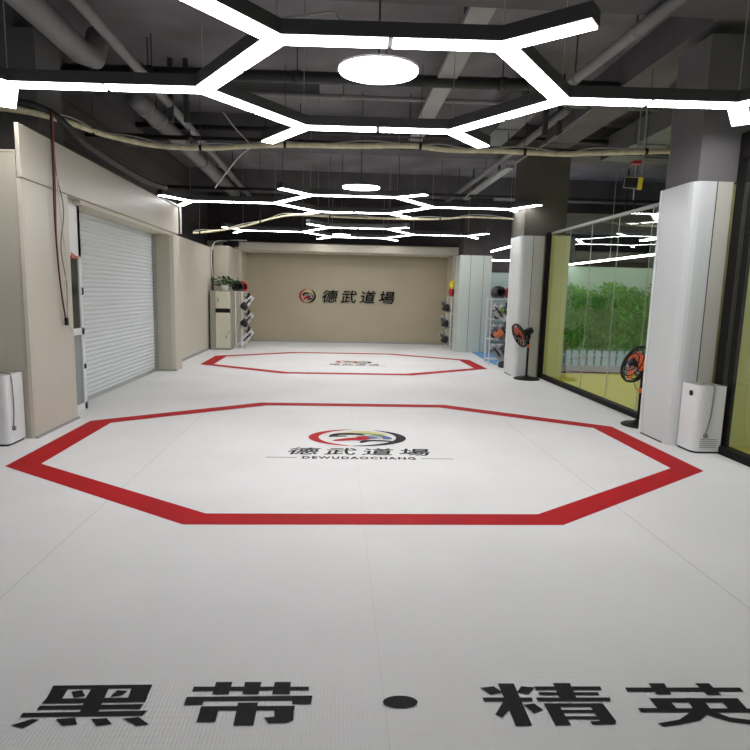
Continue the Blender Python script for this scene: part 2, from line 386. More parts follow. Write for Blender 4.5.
for x, y0, y1, z, lab in ((6.6, 1.5, 12.5, 2.75, 'added LED fill tube that brightens the room behind the glass'),):  # added lamp, brightens the bamboo, lime floor and piers behind the glass
    fill_light = empty('led_tube', (x, (y0+y1)/2, z), label=lab, cat='light')
    link('tube', box(BM(), -.06, .06, -(y1-y0)/2, (y1-y0)/2, 0, .02), 'led', fill_light)
    link('fill_housing', box(BM(), -.075, .075, -(y1-y0)/2, (y1-y0)/2, .021, .08), 'housing', fill_light)
    for q in (-.4, .4): link('hanger_wire', box(BM(), -.004, .004, q*(y1-y0)-.004, q*(y1-y0)+.004, .08, ZC-z), 'tray', fill_light)
# bamboo screen
def bamboo(seed, m_):
    rnd = random.Random(seed); root = empty('bamboo_plant')
    for s in range(3):
        x = rnd.uniform(-.15, .15); top = rnd.uniform(1.35, 1.75); lean = rnd.uniform(-.1, .1)
        P = [(x+lean*t*t, rnd.uniform(-.02, .02), t*top) for t in (0, .25, .5, .75, 1)]
        link('stem', tube(BM(), P, .014, 6), 'stem', root)
    bm = BM()
    for k in range(760):
        z = rnd.uniform(.28, 1.72)
        c = Vector((rnd.gauss(0, .17), rnd.uniform(-.12, .12), z)); L = rnd.uniform(.07, .13)
        d_ = Vector((rnd.uniform(-1, 1), rnd.uniform(-.4, .4), rnd.uniform(-1.2, .6))).normalized()
        w = d_.cross(Vector((rnd.uniform(-.3, .3), 1, rnd.uniform(-.3, .3)))).normalized()*L*.15
        a_, b_, c_, e_ = (bm.verts.new(c-d_*L*.5), bm.verts.new(c+w), bm.verts.new(c+d_*L*.5), bm.verts.new(c-w))
        bm.faces.new((a_, b_, c_, e_))
    link('foliage', bm, m_, root)
    return root
protos = [bamboo(1, 'bamboo'), bamboo(2, 'bamboo_b'), bamboo(3, 'bamboo')]
for i in range(15):
    o = protos[i] if i < 3 else copy_tree(protos[i % 3])
    o.location = (4.62+i*.30, 12.72+.06*(i % 2), .006); o.scale = (1, 1, .92+.05*((i*7) % 4))
    tag(o, 'leafy green artificial bamboo in the hedge behind the glass wall', 'plant', 'bamboo hedge behind the glass wall')
fence = empty('picket_fence', (6.6, 12.5, .006), label='low pale blue picket fence in front of the bamboo behind the glass', cat='fence')
for i in range(26): link('picket', prism(BM(), [(-2.2+i*.17, -.01), (-2.2+i*.17+.12, -.01), (-2.2+i*.17+.12, .01), (-2.2+i*.17, .01)], 0, .34), 'picket', fence)
link('rail', box(BM(), -2.2, 2.2, .01, .03, .22, .26), 'picket', fence)

# ------------------------------------------------------------------ floor markings
def ngon_band(name, label, cx, cy_, hx, hy, w, rot=0):
    ox, iy = hx, hy
    k = math.tan(PI/8)
    def oct_(a, b): return [(-a*k*1.0, b), (a*k, b), (a, b*k), (a, -b*k), (a*k, -b), (-a*k, -b), (-a, -b*k), (-a, b*k)]
    o_, i_ = oct_(hx, hy), oct_(hx-w*1.1, hy-w*.80)
    bm = BM(); R = Matrix.Rotation(rot, 2)
    def mk(L, z): return [bm.verts.new((*(R @ Vector(p)), z)) for p in L]
    A, B, A2, B2 = mk(o_, .002), mk(i_, .002), mk(o_, 0), mk(i_, 0)
    for j in range(8):
        q = (j+1) % 8
        bm.faces.new((A[j], A[q], B[q], B[j])); bm.faces.new((A[j], A2[j], A2[q], A[q])); bm.faces.new((B[j], B[q], B2[q], B2[j]))
    o = link(name, bm, 'red'); o.location = (cx, cy_, .0005); tag(o, label, 'floor marking')
ngon_band('octagon_border', 'large red octagonal border on the white mat, nearer of the two', .265, 5.635, 3.01, 2.06, .23, .008)
ngon_band('octagon_border', 'red octagonal border on the white mat, farther one by the rear wall', .19, 12.42, 2.93, 1.90, .235, .012)

def flat_polys(name, polys, m_, z=.0006, th=.0015, parent=None):
    bm = BM()
    for k, P in enumerate(polys):
        z_ = z+th+k*.00002
        vs = [bm.verts.new((p[0], p[1], z_)) for p in P]
        bm.faces.new(vs)
    o = link(name, bm, m_, parent)
    return o
def chars(polys, s, ox, oy): return [[tuple(at(ox+x/s, oy+y/s, 0).xy) for x, y in P] for P in polys]
HEI = [[(250, 75), (715, 70), (708, 88), (242, 92)], [(242, 92), (318, 92), (290, 138), (215, 140)], [(427, 92), (510, 88), (490, 134), (400, 136)],
       [(617, 86), (708, 86), (688, 132), (600, 132)], [(215, 137), (692, 130), (680, 152), (195, 160)], [(335, 103), (385, 96), (400, 125), (345, 131)],
       [(550, 97), (600, 100), (570, 122), (515, 128)], [(395, 150), (482, 150), (462, 196), (372, 205)], [(187, 170), (672, 162), (655, 185), (172, 188)],
       [(107, 204), (690, 192), (668, 216), (93, 223)], [(50, 262), (150, 232), (185, 234), (108, 275)], [(262, 232), (352, 226), (362, 258), (290, 263)],
       [(425, 232), (500, 228), (525, 256), (455, 264)], [(575, 230), (650, 223), (700, 258), (640, 264)]]
DAI = [[(205, 80), (745, 80), (745, 97), (198, 101)], [(310, 58), (387, 58), (368, 116), (292, 116)], [(445, 58), (523, 58), (508, 116), (433, 116)],
       [(585, 58), (660, 58), (655, 116), (572, 116)], [(172, 128), (762, 122), (757, 144), (165, 148)], [(168, 140), (255, 142), (243, 165), (158, 167)],
       [(668, 140), (759, 140), (754, 162), (666, 163)], [(240, 172), (680, 170), (676, 190), (232, 192)], [(236, 186), (322, 186), (306, 246), (218, 246)],
       [(412, 156), (507, 154), (485, 262), (390, 262)], [(583, 188), (676, 180), (672, 238), (640, 250), (555, 252), (533, 225), (583, 222)]]
JING = [[(130, 112), (205, 112), (292, 310), (215, 312)], [(48, 132), (110, 125), (155, 155), (95, 165)], [(240, 125), (303, 130), (275, 162), (218, 155)],
        [(58, 178), (290, 178), (295, 196), (66, 197)], [(160, 190), (222, 200), (150, 272), (118, 258)], [(250, 212), (300, 205), (342, 235), (300, 252)],
        [(300, 126), (610, 126), (618, 143), (308, 143)], [(318, 153), (600, 153), (607, 167), (328, 167)], [(308, 178), (655, 178), (660, 195), (318, 196)],
        [(388, 110), (468, 110), (500, 182), (420, 182)], [(345, 205), (410, 205), (474, 307), (400, 309)], [(345, 205), (620, 205), (630, 222), (352, 222)],
        [(555, 205), (622, 205), (685, 288), (682, 304), (575, 306), (562, 290), (608, 288)], [(425, 236), (590, 236), (596, 250), (432, 250)], [(442, 266), (604, 266), (604, 280), (450, 280)]]
YING = [[(80, 123), (695, 123), (717, 145), (92, 145)], [(205, 100), (290, 100), (330, 160), (250, 160)], [(455, 100), (530, 100), (598, 163), (520, 163)],
        [(210, 180), (680, 180), (700, 203), (232, 203)], [(210, 180), (310, 180), (365, 245), (262, 245)], [(405, 178), (492, 180), (545, 245), (450, 245)],
        [(590, 190), (683, 180), (742, 245), (640, 245)], [(150, 233), (800, 236), (815, 257), (165, 255)],
        [(440, 250), (540, 250), (480, 300), (370, 322), (285, 332), (255, 315), (370, 295)], [(480, 252), (560, 252), (640, 283), (780, 300), (850, 308), (760, 322), (640, 305), (550, 280)]]
fk = 'black characters lettered across the near mat'
tag(flat_polys('floor_character', chars(HEI, 4.6875, 0, 670), 'black_paint'), 'black floor character 黑, first at the left of the near row', 'floor lettering', fk)
tag(flat_polys('floor_character', chars(DAI, 4.6875, 150, 670), 'black_paint'), 'black floor character 带, second in the near row', 'floor lettering', fk)
c0 = at(400.3, 702.4); tag(flat_polys('floor_dot', [[(c0.x+.065*math.cos(t*PI/12), c0.y+.034*math.sin(t*PI/12)) for t in range(24)]], 'black_paint'), 'black oval dot between the near floor characters', 'floor lettering', fk)
tag(flat_polys('floor_character', chars(JING, 4.6875, 470, 660), 'black_paint'), 'black floor character 精, just right of the dot', 'floor lettering', fk)
tag(flat_polys('floor_character', chars(YING, 5.357, 610, 665), 'black_paint'), 'black floor character 英, cut by the right edge of the picture', 'floor lettering', fk)

def text_mesh(body, name, m_, parent, loc, size_x, size_y, off=.02, shear=0., flat=True, width=None, spacing=1.0, th=.002):
    cu = bpy.data.curves.new('t', 'FONT'); cu.body = body; cu.size = 1; cu.align_x = 'CENTER'; cu.shear = shear
    cu.space_character = spacing; cu.extrude = th; cu.resolution_u = 3
    t = bpy.data.objects.new('t', cu); C.objects.link(t)
    bpy.context.view_layer.update()
    m1 = bpy.data.meshes.new_from_object(t.evaluated_get(bpy.context.evaluated_depsgraph_get()))
    bpy.data.objects.remove(t)
    bm = BM()                                   # brush weight: the outline thickened by shifted repeats
    for k, (dx, dy) in enumerate(((0, 0), (off, 0), (-off, 0), (0, off), (0, -off))):
        n0 = len(bm.verts); bm.from_mesh(m1); bm.verts.ensure_lookup_table()
        bmesh.ops.translate(bm, vec=(dx, dy, k*th*.02), verts=bm.verts[n0:])
    me = bpy.data.meshes.new('lettering'); bm.to_mesh(me); bm.free()
    xs = [v.co.x for v in me.vertices]; ys_ = [v.co.y for v in me.vertices]
    x0, x1, y0, y1 = min(xs), max(xs), min(ys_), max(ys_)
    for v in me.vertices:
        v.co.x = ((v.co.x-x0)/(x1-x0)-.5)*size_x; v.co.y = ((v.co.y-y0)/(y1-y0)-.5)*size_y
    me.materials.clear(); me.materials.append(M[m_])
    o = bpy.data.objects.new(name, me); C.objects.link(o)
    if parent: o.parent = parent
    o.location = loc
    if not flat: o.rotation_euler = (PI/2, 0, 0)
    return o
def crescent(a0, a1, R, wmax, n=28, sgn=1):
    out, inn = [], []
    for i in range(n+1):
        t = i/n; a = math.radians(a0+(a1-a0)*t); w = wmax*math.sin(PI*min(1, max(0, t)))**.6+.004
        out.append((R*math.cos(a), R*math.sin(a))); inn.append(((R-w)*math.cos(a), (R-w)*math.sin(a)))
    return [[out[i], out[i+1], inn[i+1], inn[i]] for i in range(n)]
def sweep(P, w):
    """tapered stroke through 2-D points"""
    Q = smooth_pts([(*p, 0) for p in P], 6); n = len(Q); L, R_ = [], []
    for i, p in enumerate(Q):
        t = (Q[min(i+1, n-1)]-Q[max(i-1, 0)]).normalized(); nn = Vector((-t.y, t.x, 0)); ww = w*math.sin(PI*(i+.4)/(n))**.7*.5+.003
        L.append((p+nn*ww).xy); R_.append((p-nn*ww).xy)
    return [[tuple(L[i]), tuple(L[i+1]), tuple(R_[i+1]), tuple(R_[i])] for i in range(n-1)]
def emblem(root, sx, sy_, z, upright=False):
    """ring of a red and a black crescent round a crested bird's head; unit radius .5 before scaling"""
    def put(name, polys, m_, lift):
        bm = BM()
        for P in polys: bm.faces.new([bm.verts.new((x*sx, y*sy_, lift)) for x, y in P])
        bmesh.ops.remove_doubles(bm, verts=bm.verts[:], dist=1e-5)
        o = link(name, bm, m_, root); o.location = z
        if upright: o.rotation_euler = (PI/2, 0, 0)
    k = .00035 if not upright else .002
    put('red_crescent', crescent(95, 262, .5, .10), 'red', k)
    put('black_crescent', crescent(-100, 68, .5, .10), 'black_paint', k)
    put('crest', sweep([(-.2, .2), (.0, .34), (.2, .27), (.3, .12)], .12), 'logo_yellow', 2*k)
    put('crest_stripe', sweep([(-.12, .15), (.05, .24), (.22, .15), (.32, -.02)], .07), 'logo_green', 3*k)
    put('blue_feather', sweep([(.0, -.2), (.08, -.02), (.22, .04), (.33, -.1)], .2), 'logo_blue', 4*k)
    put('beak', sweep([(-.28, .0), (-.2, .17), (-.03, .2), (.08, .12)], .11)+sweep([(-.28, .02), (-.2, .05), (-.1, .06)], .05), 'black_paint', 5*k)
    put('red_neck', sweep([(-.25, -.22), (-.08, -.12), (.06, -.06), (.02, .06)], .15), 'red', 6*k)
    put('black_feather', sweep([(.02, -.32), (.1, -.2), (.25, -.2), (.36, -.24)], .08), 'black_paint', 7*k)
    put('cream_feather', sweep([(-.05, .02), (.1, .1), (.22, .02), (.25, -.1)], .04), 'logo_cream', 8*k)
def floor_logo(label, cx, cy_, sc):
    root = empty('floor_emblem', (cx, cy_, 0), label=label, cat='floor emblem')
    emblem(root, 1.02*sc, .70*sc, (0, 0, .001))
    text_mesh('德武道場', 'characters', 'black_paint', root, (.0*sc, -.54*sc, .0012), 1.36*sc, .24*sc, .012, .15, spacing=1.3, th=.0004)
    text_mesh('DEWUDAOCHANG', 'latin_lettering', 'black_paint', root, (-.01*sc, -.755*sc, .0012), 1.04*sc, .08*sc, .035, spacing=1.25, th=.0004)
    link('rule', box(BM(), -.86*sc, -.58*sc, -.765*sc, -.752*sc, .0006, .0016), 'grey_line', root)
    link('rule', box(BM(), .56*sc, .86*sc, -.765*sc, -.752*sc, .0006, .0016), 'grey_line', root)
floor_logo('round bird emblem with black lettering 德武道場 DEWUDAOCHANG in the nearer octagon', .235, 5.86, 1.0)
floor_logo('round bird emblem with black lettering 德武道場 in the farther octagon', .38, 12.42, .78)

ws = empty('wall_sign', (.42, 17.24, 1.36), label='black lettering 德武道場 and round emblem on the rear wall', cat='sign')
p0 = aty(307.5, 296, 17.24); pL = aty(322, 296, 17.24); pR = aty(394.5, 298, 17.24)
sroot = ws
emblem(ws, .50, .42, (p0.x-.42, -.012, p0.z-1.36), True)
t = text_mesh('德武道場', 'characters', 'black_paint', ws, ((pL.x+pR.x)/2-.42, -.02, (pL.z+pR.z)/2-1.36), pR.x-pL.x, .38, .012, .15, flat=False, spacing=1.35, th=.01)

# ------------------------------------------------------------------ ceiling lights
def hex_light(label, cx, cy_, z, s=1.47, hy=1.0, w=.07):
    root = empty('hexagon_light', (cx, cy_, z), -.03, label=label, cat='ceiling light', group='hexagonal LED lights hung from the ceiling')
    u = s/2
    N = dict(A=(-2*s-.10, 0), B=(-s, 0), C=(-u, -hy), D=(u, -hy), F_=(s, 0), G=(2*s, 0), H_=(u, hy), I=(-u, hy),
             C2=(-u-.45*u*1.35, -hy-.6*hy*.95), E=(u+.62*u, -hy-.36*hy), I2=(-u-.62*u, hy+.62*hy), H2=(u+.6*u, hy+.55*hy),
             A1=(-2*s-.10-.5*u, .6*hy), A2=(-2*s-.10-.5*u, -.6*hy), G1=(2*s+.5*u, .5*hy), G2=(2*s+.5*u, -.6*hy))
    bars = [('A', 'B', 1), ('B', 'C', 1), ('C', 'D', 1), ('D', 'F_', 1), ('F_', 'G', 1), ('F_', 'H_', 1), ('H_', 'I', 1), ('I', 'B', 1),
            ('C', 'C2', 0), ('D', 'E', 0), ('I', 'I2', 0), ('H_', 'H2', 0), ('A', 'A1', 0), ('A', 'A2', 0), ('G', 'G1', 0), ('G', 'G2', 0)]
    for a_, b_, full in bars:
        a, b = Vector((*N[a_], 0)), Vector((*N[b_], 0)); d_ = (b-a); L = d_.length; d_.normalize()
        nrm = Vector((-d_.y, d_.x, 0)); Rm = Matrix((d_, nrm, Vector((0, 0, 1)))).transposed().to_4x4(); Rm.translation = a
        hb = BM(); box(hb, .0, L, -w-.008, w+.008, .008, .10, 0, Rm)
        ho = link('light_bar', hb, 'housing', root)
        db = BM()
        segs = [(0, L/2-.018), (L/2+.018, L)] if full else [(0, L-.01)]
        for s0, s1 in segs: box(db, s0, s1, -w, w, -.002, .0075, 0, Rm)
        link('diffuser', db, 'led', ho)
    for k in ('A', 'C', 'D', 'G', 'H_', 'I', 'B', 'F_'):
        link('suspension_wire', tube(BM(), [(N[k][0], N[k][1], .09), (N[k][0], N[k][1], (4.0 if (4.8 < cy_+N[k][1] < 5.45 or 10.45 < cy_+N[k][1] < 11.05) else ZC)-z-.01)], .004, 6), 'tray', root)
    return root
hex_light('nearest hexagonal LED light with branching arms, hung under the dark ceiling', .345, 4.98, 3.1)
_c = at(354, 205.5, 3.1); hex_light('middle hexagonal LED light, smaller in view and just behind the cream hose', _c.x, _c.y, 3.1, s=1.46, w=.06)
_c = aty(358, 233.5, 14.3); hex_light('farthest hexagonal LED light, small above the rear wall fascia', _c.x, 14.3, _c.z, s=1.34, hy=1.1, w=.045)
def disc(label, p, rx, ry, hang=True):
    root = empty('disc_light', p, label=label, cat='ceiling light', group='round white disc lights')
    b = lathe(BM(), [(.0, .0), (.75, .004), (.96, .014), (1, .03), (.98, .04)], seg=40, sx=rx, sy_=ry); link('diffuser', b, 'led', root, True)
    b = lathe(BM(), [(1.0, .041), (1.0, .055), (.7, .065), (.0, .07)], seg=40, sx=rx, sy_=ry); link('disc_housing', b, 'white', root, True)
    link('suspension_rod', tube(BM(), [(0, 0, .07), (0, 0, ZC-p[2])], .008, 6), 'dark_metal', root)
disc('large glowing disc light at the top centre behind the front bar', (.27, 4.42, 3.06), .29, .235)
disc('second glowing disc light, just above the middle hexagonal light', (.34, 9.2, 3.08), .29, .17)
disc('small far glowing disc light against the farthest hexagonal light', (.07, 13.1, 2.72), .2, .16)

# ------------------------------------------------------------------ services under the ceiling
def pipe(name, label, pts, r, m_, cat='pipe', collars=(), seg=16):
    P = [Vector(p) for p in pts]; b = P[0].copy()
    root = empty(name, b, label=label, cat=cat)
    link('pipe_run' if cat == 'pipe' else 'run', tube(BM(), [p-b for p in P], r, seg), m_, root, True)
    for t in collars:
        c = P[0].lerp(P[-1], t)-b; d_ = (P[-1]-P[0]).normalized()
        link('collar', tube(BM(), [c-d_*.05, c+d_*.05], r*1.13, seg), m_, root, True)
        link('hanger_rod', tube(BM(), [c+Vector((0, 0, r)), c+Vector((0, 0, ZC-P[0].z-c.z))], .008, 6), 'dark_metal', root)
    return root
pipe('drain_pipe', 'thick grey pipe ending above the left arm of the nearest light', [(-2.75, 3.0, 3.95), (-2.75, 6.6, 3.95), (-2.75, 6.95, 4.02), (-2.75, 7.1, 4.3)], .125, 'pipe', collars=(.3,))
pipe('drain_pipe', 'thick grey collared pipe running back behind the nearest light at left', [(-2.68, 8.1, 3.95), (-2.62, 15.2, 3.9)], .12, 'pipe', collars=(.04, .12, .3, .5, .7))
pipe('water_pipe', 'slim grey pipe right of the thick pipe at upper left', [(-2.26, 3.2, 3.93), (-2.28, 8.0, 3.93), (-2.3, 15.4, 3.9)], .055, 'pipe', collars=(.35, .6, .8))
pipe('water_pipe', 'grey pipe slanting down from the top edge at upper right', [(2.78, 4.2, 3.93), (2.62, 6.9, 3.93)], .055, 'pipe', collars=(.5, .95))
pipe('water_pipe', 'slim grey pipe crossing diagonally right of centre', [(3.0, 7.9, 3.95), (2.8, 15.6, 3.9)], .05, 'pipe', collars=(.2, .5, .8))
pipe('sprinkler_pipe', 'black pipe crossing the ceiling behind the large disc light', [(-3.8, 7.6, 4.1), (3.45, 7.45, 4.1)], .07, 'black_pipe', collars=(.2, .45, .6, .8))
pipe('sprinkler_pipe', 'thin dark pipe crossing the ceiling just behind the cream hose', [(-3.8, 9.2, 3.75), (9.0, 9.2, 3.75)], .035, 'black_pipe', collars=(.12, .25, .38, .5))
pipe('sprinkler_pipe', 'thin grey pipe crossing between the first and second beams', [(-3.8, 8.5, 4.2), (9.0, 8.5, 4.2)], .03, 'pipe', collars=(.12, .3, .4))
pipe('sprinkler_pipe', 'dark pipe crossing in front of the second beam', [(-3.8, 10.1, 4.15), (9.0, 10.2, 4.15)], .045, 'black_pipe', collars=(.2, .4))
pipe('sprinkler_pipe', 'thin dark pipe crossing far back over the farthest light', [(-3.8, 13.2, 3.7), (9.0, 13.2, 3.7)], .035, 'black_pipe', collars=(.2, .4))
def duct(name, label, x0, x1, y0, y1, z0, z1, m_='duct', cat='duct', fl=True):
    root = empty(name, ((x0+x1)/2, (y0+y1)/2, z0), label=label, cat=cat); hx, hy_ = (x1-x0)/2, (y1-y0)/2
    link('duct_body', box(BM(), -hx, hx, -hy_, hy_, 0, z1-z0, .004), m_, root)
    if fl:
        n_ = int(max(1, (hy_ if hy_ > hx else hx)*2/1.2))
        for i in range(1, n_):
            if hy_ > hx: link('flange', box(BM(), -hx-.015, hx+.015, -hy_+i*2*hy_/n_-.01, -hy_+i*2*hy_/n_+.01, -.012, z1-z0+.012), m_, root)
            else: link('flange', box(BM(), -hx+i*2*hx/n_-.01, -hx+i*2*hx/n_+.01, -hy_-.015, hy_+.015, -.012, z1-z0+.012), m_, root)
    for y in (-.6*hy_, .6*hy_): link('hanger', box(BM(), -.015, .015, y-.015, y+.015, z1-z0, ZC-z0), 'dark_metal', root)
    return root
duct('cable_tray', 'light grey cable tray running back right of centre', 1.18, 1.42, 5.5, 10.4, 4.12, 4.18, 'tray', 'cable tray', False)
duct('cable_tray', 'light grey cable tray running back above the glass wall', 3.15, 3.3, 11.2, 15.0, 3.9, 3.96, 'tray', 'cable tray', False)
duct('air_duct', 'wide grey duct running back at upper right behind the nearest light', 2.35, 2.72, 7.8, 10.3, 4.0, 4.3)
duct('air_duct', 'wide grey duct running back over the room behind the glass', 4.6, 5.2, 5.6, 10.4, 3.9, 4.25)
duct('cable_tray', 'narrow grey tray running back over the room behind the glass', 6.2, 6.45, 5.6, 10.4, 3.7, 3.78, 'tray', 'cable tray', False)
duct('air_duct', 'low dark duct crossing behind the glass-walled room', 4.5, 9.0, 13.2, 13.8, 3.0, 3.4, 'duct', 'duct', False)
duct('air_duct', 'dark duct crossing the ceiling at far left behind the thick pipe', -2.2, -.3, 8.55, 8.95, 4.22, 4.4, 'duct', 'duct', False)

def hose(label, pts, r=.035):
    root = empty('cable_hose', pts[0], label=label, cat='hose'); b = Vector(pts[0]); P = [p-b for p in smooth_pts(pts, 10)]
    rr = [r*(1+.08*(i % 2)) for i in range(len(P))]
    link('hose_sleeve', tube(BM(), P, rr, 10), 'conduit', root, True)
    link('loose_wire', tube(BM(), [p+Vector((0, .03, r+.015+.02*math.sin(i*.4))) for i, p in enumerate(P)], .008, 6), 'wire_white', root, True)
    for i in range(4, len(P)-2, 22):
        link('cable_tie', tube(BM(), [P[i]-Vector((.015, 0, 0)), P[i]+Vector((.015, 0, 0))], r*1.3, 10), 'black', root)
        link('drop_wire', tube(BM(), [P[i]+Vector((0, 0, r)), Vector((P[i].x, P[i].y, 4.1-b.z-.0))], .004, 5), 'dark_metal', root)
    return root
hose('cream corrugated cable hose sagging across the ceiling behind the nearest light',
     [at(x, y, 3.2) for x, y in [(-20, 106), (30, 112), (70, 123), (110, 136), (160, 146), (210, 148), (250, 146), (285, 145), (350, 146), (411, 146), (450, 150), (500, 151), (560, 154), (600, 153), (671, 151)]], .029)
hose('cream cable hose sagging across behind the middle light', [aty(x, y, 11.6) for x, y in [(193, 233), (215, 231), (245, 226), (270, 219), (295, 215), (340, 217), (400, 219), (440, 219), (470, 217), (514, 219)]], .018)
pipe('cable_sleeve', 'black sleeve over the pillar top at upper left', smooth_pts([(-3.7, 5.9, 3.2), (-3.3, 6.1, 3.28), (-2.95, 6.3, 3.24), (-2.8, 6.9, 3.05), (-2.75, 8.5, 3.0), (-2.7, 9.4, 3.05)], 6), .04, 'black_pipe', cat='cable')
# white loose cords
for lab, P in (('white cord hooked above the front light bar left of the disc', [(280, 18), (300, 16), (333, 12), (338, 18), (352, 24)]),
               ('white cord lying above the front light bar right of the disc', [(386, 25), (395, 24), (407, 25), (418, 27)])):
    Q = [aty(x, y, 4.05) for x, y in P]
    tag(link('loose_cord', tube(BM(), smooth_pts(Q, 4), .007, 6), 'wire_white'), lab, 'cord')
for lab, P, Y in (('pale cord looping down left of the nearest light', [(223, 112), (235, 128), (248, 142), (250, 148), (238, 158), (215, 188)], 7.3),
                  ('thin white cord slanting across under the ceiling right of centre', [(600, 102), (560, 135), (520, 160), (490, 178), (465, 198)], 8.0)):
    tag(link('loose_cord', tube(BM(), smooth_pts([aty(x, y, Y) for x, y in P], 4), .008, 6), 'wire_white'), lab, 'cord')
for lab, x, Y, ztop, zb in (('hanging strip with the small sign on it', 635, 8.0, 4.5, 2.85), ('thin hanging rod at the left of the near column', 667, 8.0, 4.5, 2.95), ('thin hanging rod beside the sign strip', 641, 7.6, 4.5, 3.1)):
    p = aty(x, 180, Y); tag(link('hanging_rod', tube(BM(), [(p.x, Y, zb), (p.x, Y, ztop)], .010, 6), 'tray'), lab, 'rod')
p = aty(632, 183, 7.95)
sg = empty('hanging_sign', p, label='small black and yellow sign hung above the glass wall', cat='sign'); sg.rotation_euler = (0, .05, -.1)
link('sign_plate', box(BM(), -.12, .08, -.015, .015, -.08, .08, .003), 'sign_black', sg)
link('sign_rim', box(BM(), .081, .135, -.015, .015, -.08, .08, .003), 'sign_yellow', sg)
link('sign_border', tube(BM(), [(-.11, -.018, -.07), (.072, -.018, -.07), (.072, -.018, .07), (-.11, -.018, .07)], .006, 5, closed=True), 'wire_white', sg)
p = aty(638, 162, 7.9); tag(link('red_tag', box(BM(), p.x-.05, p.x+.06, 7.90, 8.0, p.z-.02, p.z+.02), 'red_gear'), 'small red tag above the hanging sign', 'tag')
# steel brackets under the slab
for lab, px, py in (('dark T-shaped bracket above the left arm of the nearest light', 178, 75), ('dark T-shaped bracket above the right arm of the nearest light', 556, 70)):
    p = aty(px, py, 8.2); r_ = empty('ceiling_bracket', (p.x, 8.2, 3.95), label=lab, cat='bracket')
    for x in (-.1, .1): link('upright', box(BM(), x-.03, x+.03, -.03, .03, -.25, ZC-3.95), 'dark_metal', r_)
    link('crossbar', box(BM(), -.22, .22, -.04, .04, .28, .36), 'dark_metal', r_)

# cable bundle down the left pillar
cb = empty('cable_bundle', (-2.92, 6.15, 1.2), label='red and grey cables hanging down the front of the beige pillar', cat='cable')
px = -2.92; 
def cab(name, m_, pts, r): 
    link(name, tube(BM(), smooth_pts([(x-px, y-6.15, z-1.2) for x, y, z in pts], 6), r, 6), m_, cb, True)
cab('red_cable', 'cable_red', [(-2.92, 6.27, 3.25), (-2.915, 6.26, 2.6), (-2.92, 6.24, 2.0), (-2.92, 6.28, 1.5), (-2.91, 6.34, 1.12)], .008)
cab('grey_cable', 'cable_grey', [(-2.92, 6.29, 3.2), (-2.92, 6.3, 2.7), (-2.915, 6.42, 2.3), (-2.92, 6.33, 1.9), (-2.92, 6.42, 1.5), (-2.91, 6.36, 1.1)], .006)
cab('black_cable', 'black', [(-2.92, 6.24, 3.25), (-2.915, 6.23, 2.7), (-2.92, 6.22, 2.2), (-2.92, 6.26, 1.6), (-2.91, 6.33, 1.16)], .006)
cab('white_cable', 'wire_white', [(-2.92, 6.3, 2.8), (-2.92, 6.36, 2.2), (-2.92, 6.44, 1.75), (-2.92, 6.36, 1.4), (-2.91, 6.45, 1.0)], .005)
link('plug', box(BM(), -.0, .03, .17, .21, -.12, -.04, .005), 'black', cb)
# white conduits
tag(link('wall_conduit', tube(BM(), smooth_pts([(-2.93, 10.0, 2.985), (-2.93, 10.9, 2.99), (-2.91, 11.03, 2.93), (-2.91, 11.04, 2.5)], 5), .015, 8), 'white'), 'white conduit bending over the end of the shutter fascia', 'conduit')
tag(link('wall_conduit', tube(BM(), smooth_pts([(-2.5, 16.26, 2.85), (-3.0, 16.2, 2.82), (-3.16, 14.96, 2.6), (-3.17, 14.96, 1.7)], 5), .015, 8), 'white'), 'white conduit bending down above the locker corner', 'conduit')
cc = empty('security_camera', (-2.92, 16.2, 2.62), label='small black dome camera in the rear left corner under the ceiling', cat='security camera')
link('mount', box(BM(), -.2, .2, -.08, .08, .05, .2, .01), 'black', cc); link('dome', lathe(BM(), [(.0, -.09), (.05, -.08), (.08, -.03), (.085, .0), (.085, .05)], seg=16), 'black', cc, True)

# ------------------------------------------------------------------ air purifiers
def purifier(label, x0, x1, y0, y1, h, cornerside, cord):
    cx, cy_ = (x0+x1)/2, (y0+y1)/2; hx, hy_ = (x1-x0)/2, (y1-y0)/2
    root = empty('air_purifier', (cx, cy_, 0), label=label, cat='air purifier')
    P = [(-hx, hy_), (-hx, -hy_), (hx, -hy_), (hx, hy_)]
    P = rounded(P, 1, .09, 6) if cornerside < 0 else rounded(P, 2, .05, 6)
    bm = prism(BM(), P, .02, h); link('body', bm, 'white', root)
    Q = [(x*.95, y*.95) for x, y in P]; link('base', prism(BM(), Q, 0, .02), 'black', root)
    Q = [(x*.86, y*.86) for x, y in P]; bm = prism(BM(), Q, h, h+.004); link('top_grille', bm, 'greyside', root)
    bm = BM()
    for i in range(9):
        for j in range(5):
            x = (-.55+i*.14)*hx; z = .06+j*.02; box(bm, x, x+.02, -hy_-.001, -hy_+.004, z, z+.008)
    link('air_vent', bm, 'greyside', root)
    link('power_cord', tube(BM(), smooth_pts([(x*1.0, y, z) for x, y, z in cord], 5), .006, 6), 'cable_grey', root, True)
    e = cord[-1]; link('plug', box(BM(), e[0]-.02, e[0]+.02, e[1]-.012, e[1]+.008, e[2]-.04, e[2], .004), 'cable_grey', root)
    return root
r_ = purifier('white air purifier standing against the nearest clad column at right', 3.54, 3.815, 5.38, 5.65, .675, -1, [(-.03, 0, .685), (.01, -.13, .682), (.012, -.142, .55), (-.0, -.142, .35), (-.03, -.143, .2)])
bm = BM(); lathe(bm, [(.0, 0), (.028, 0), (.028, .008), (.0, .01)], seg=20); o = link('control_dial', bm, 'black', r_); o.matrix_parent_inverse.identity()
o.matrix_basis = Matrix.Translation((-.1365, -.02, .59)) @ Matrix.Rotation(-PI/2, 4, 'Z') @ Matrix.Rotation(PI/2, 4, 'X')
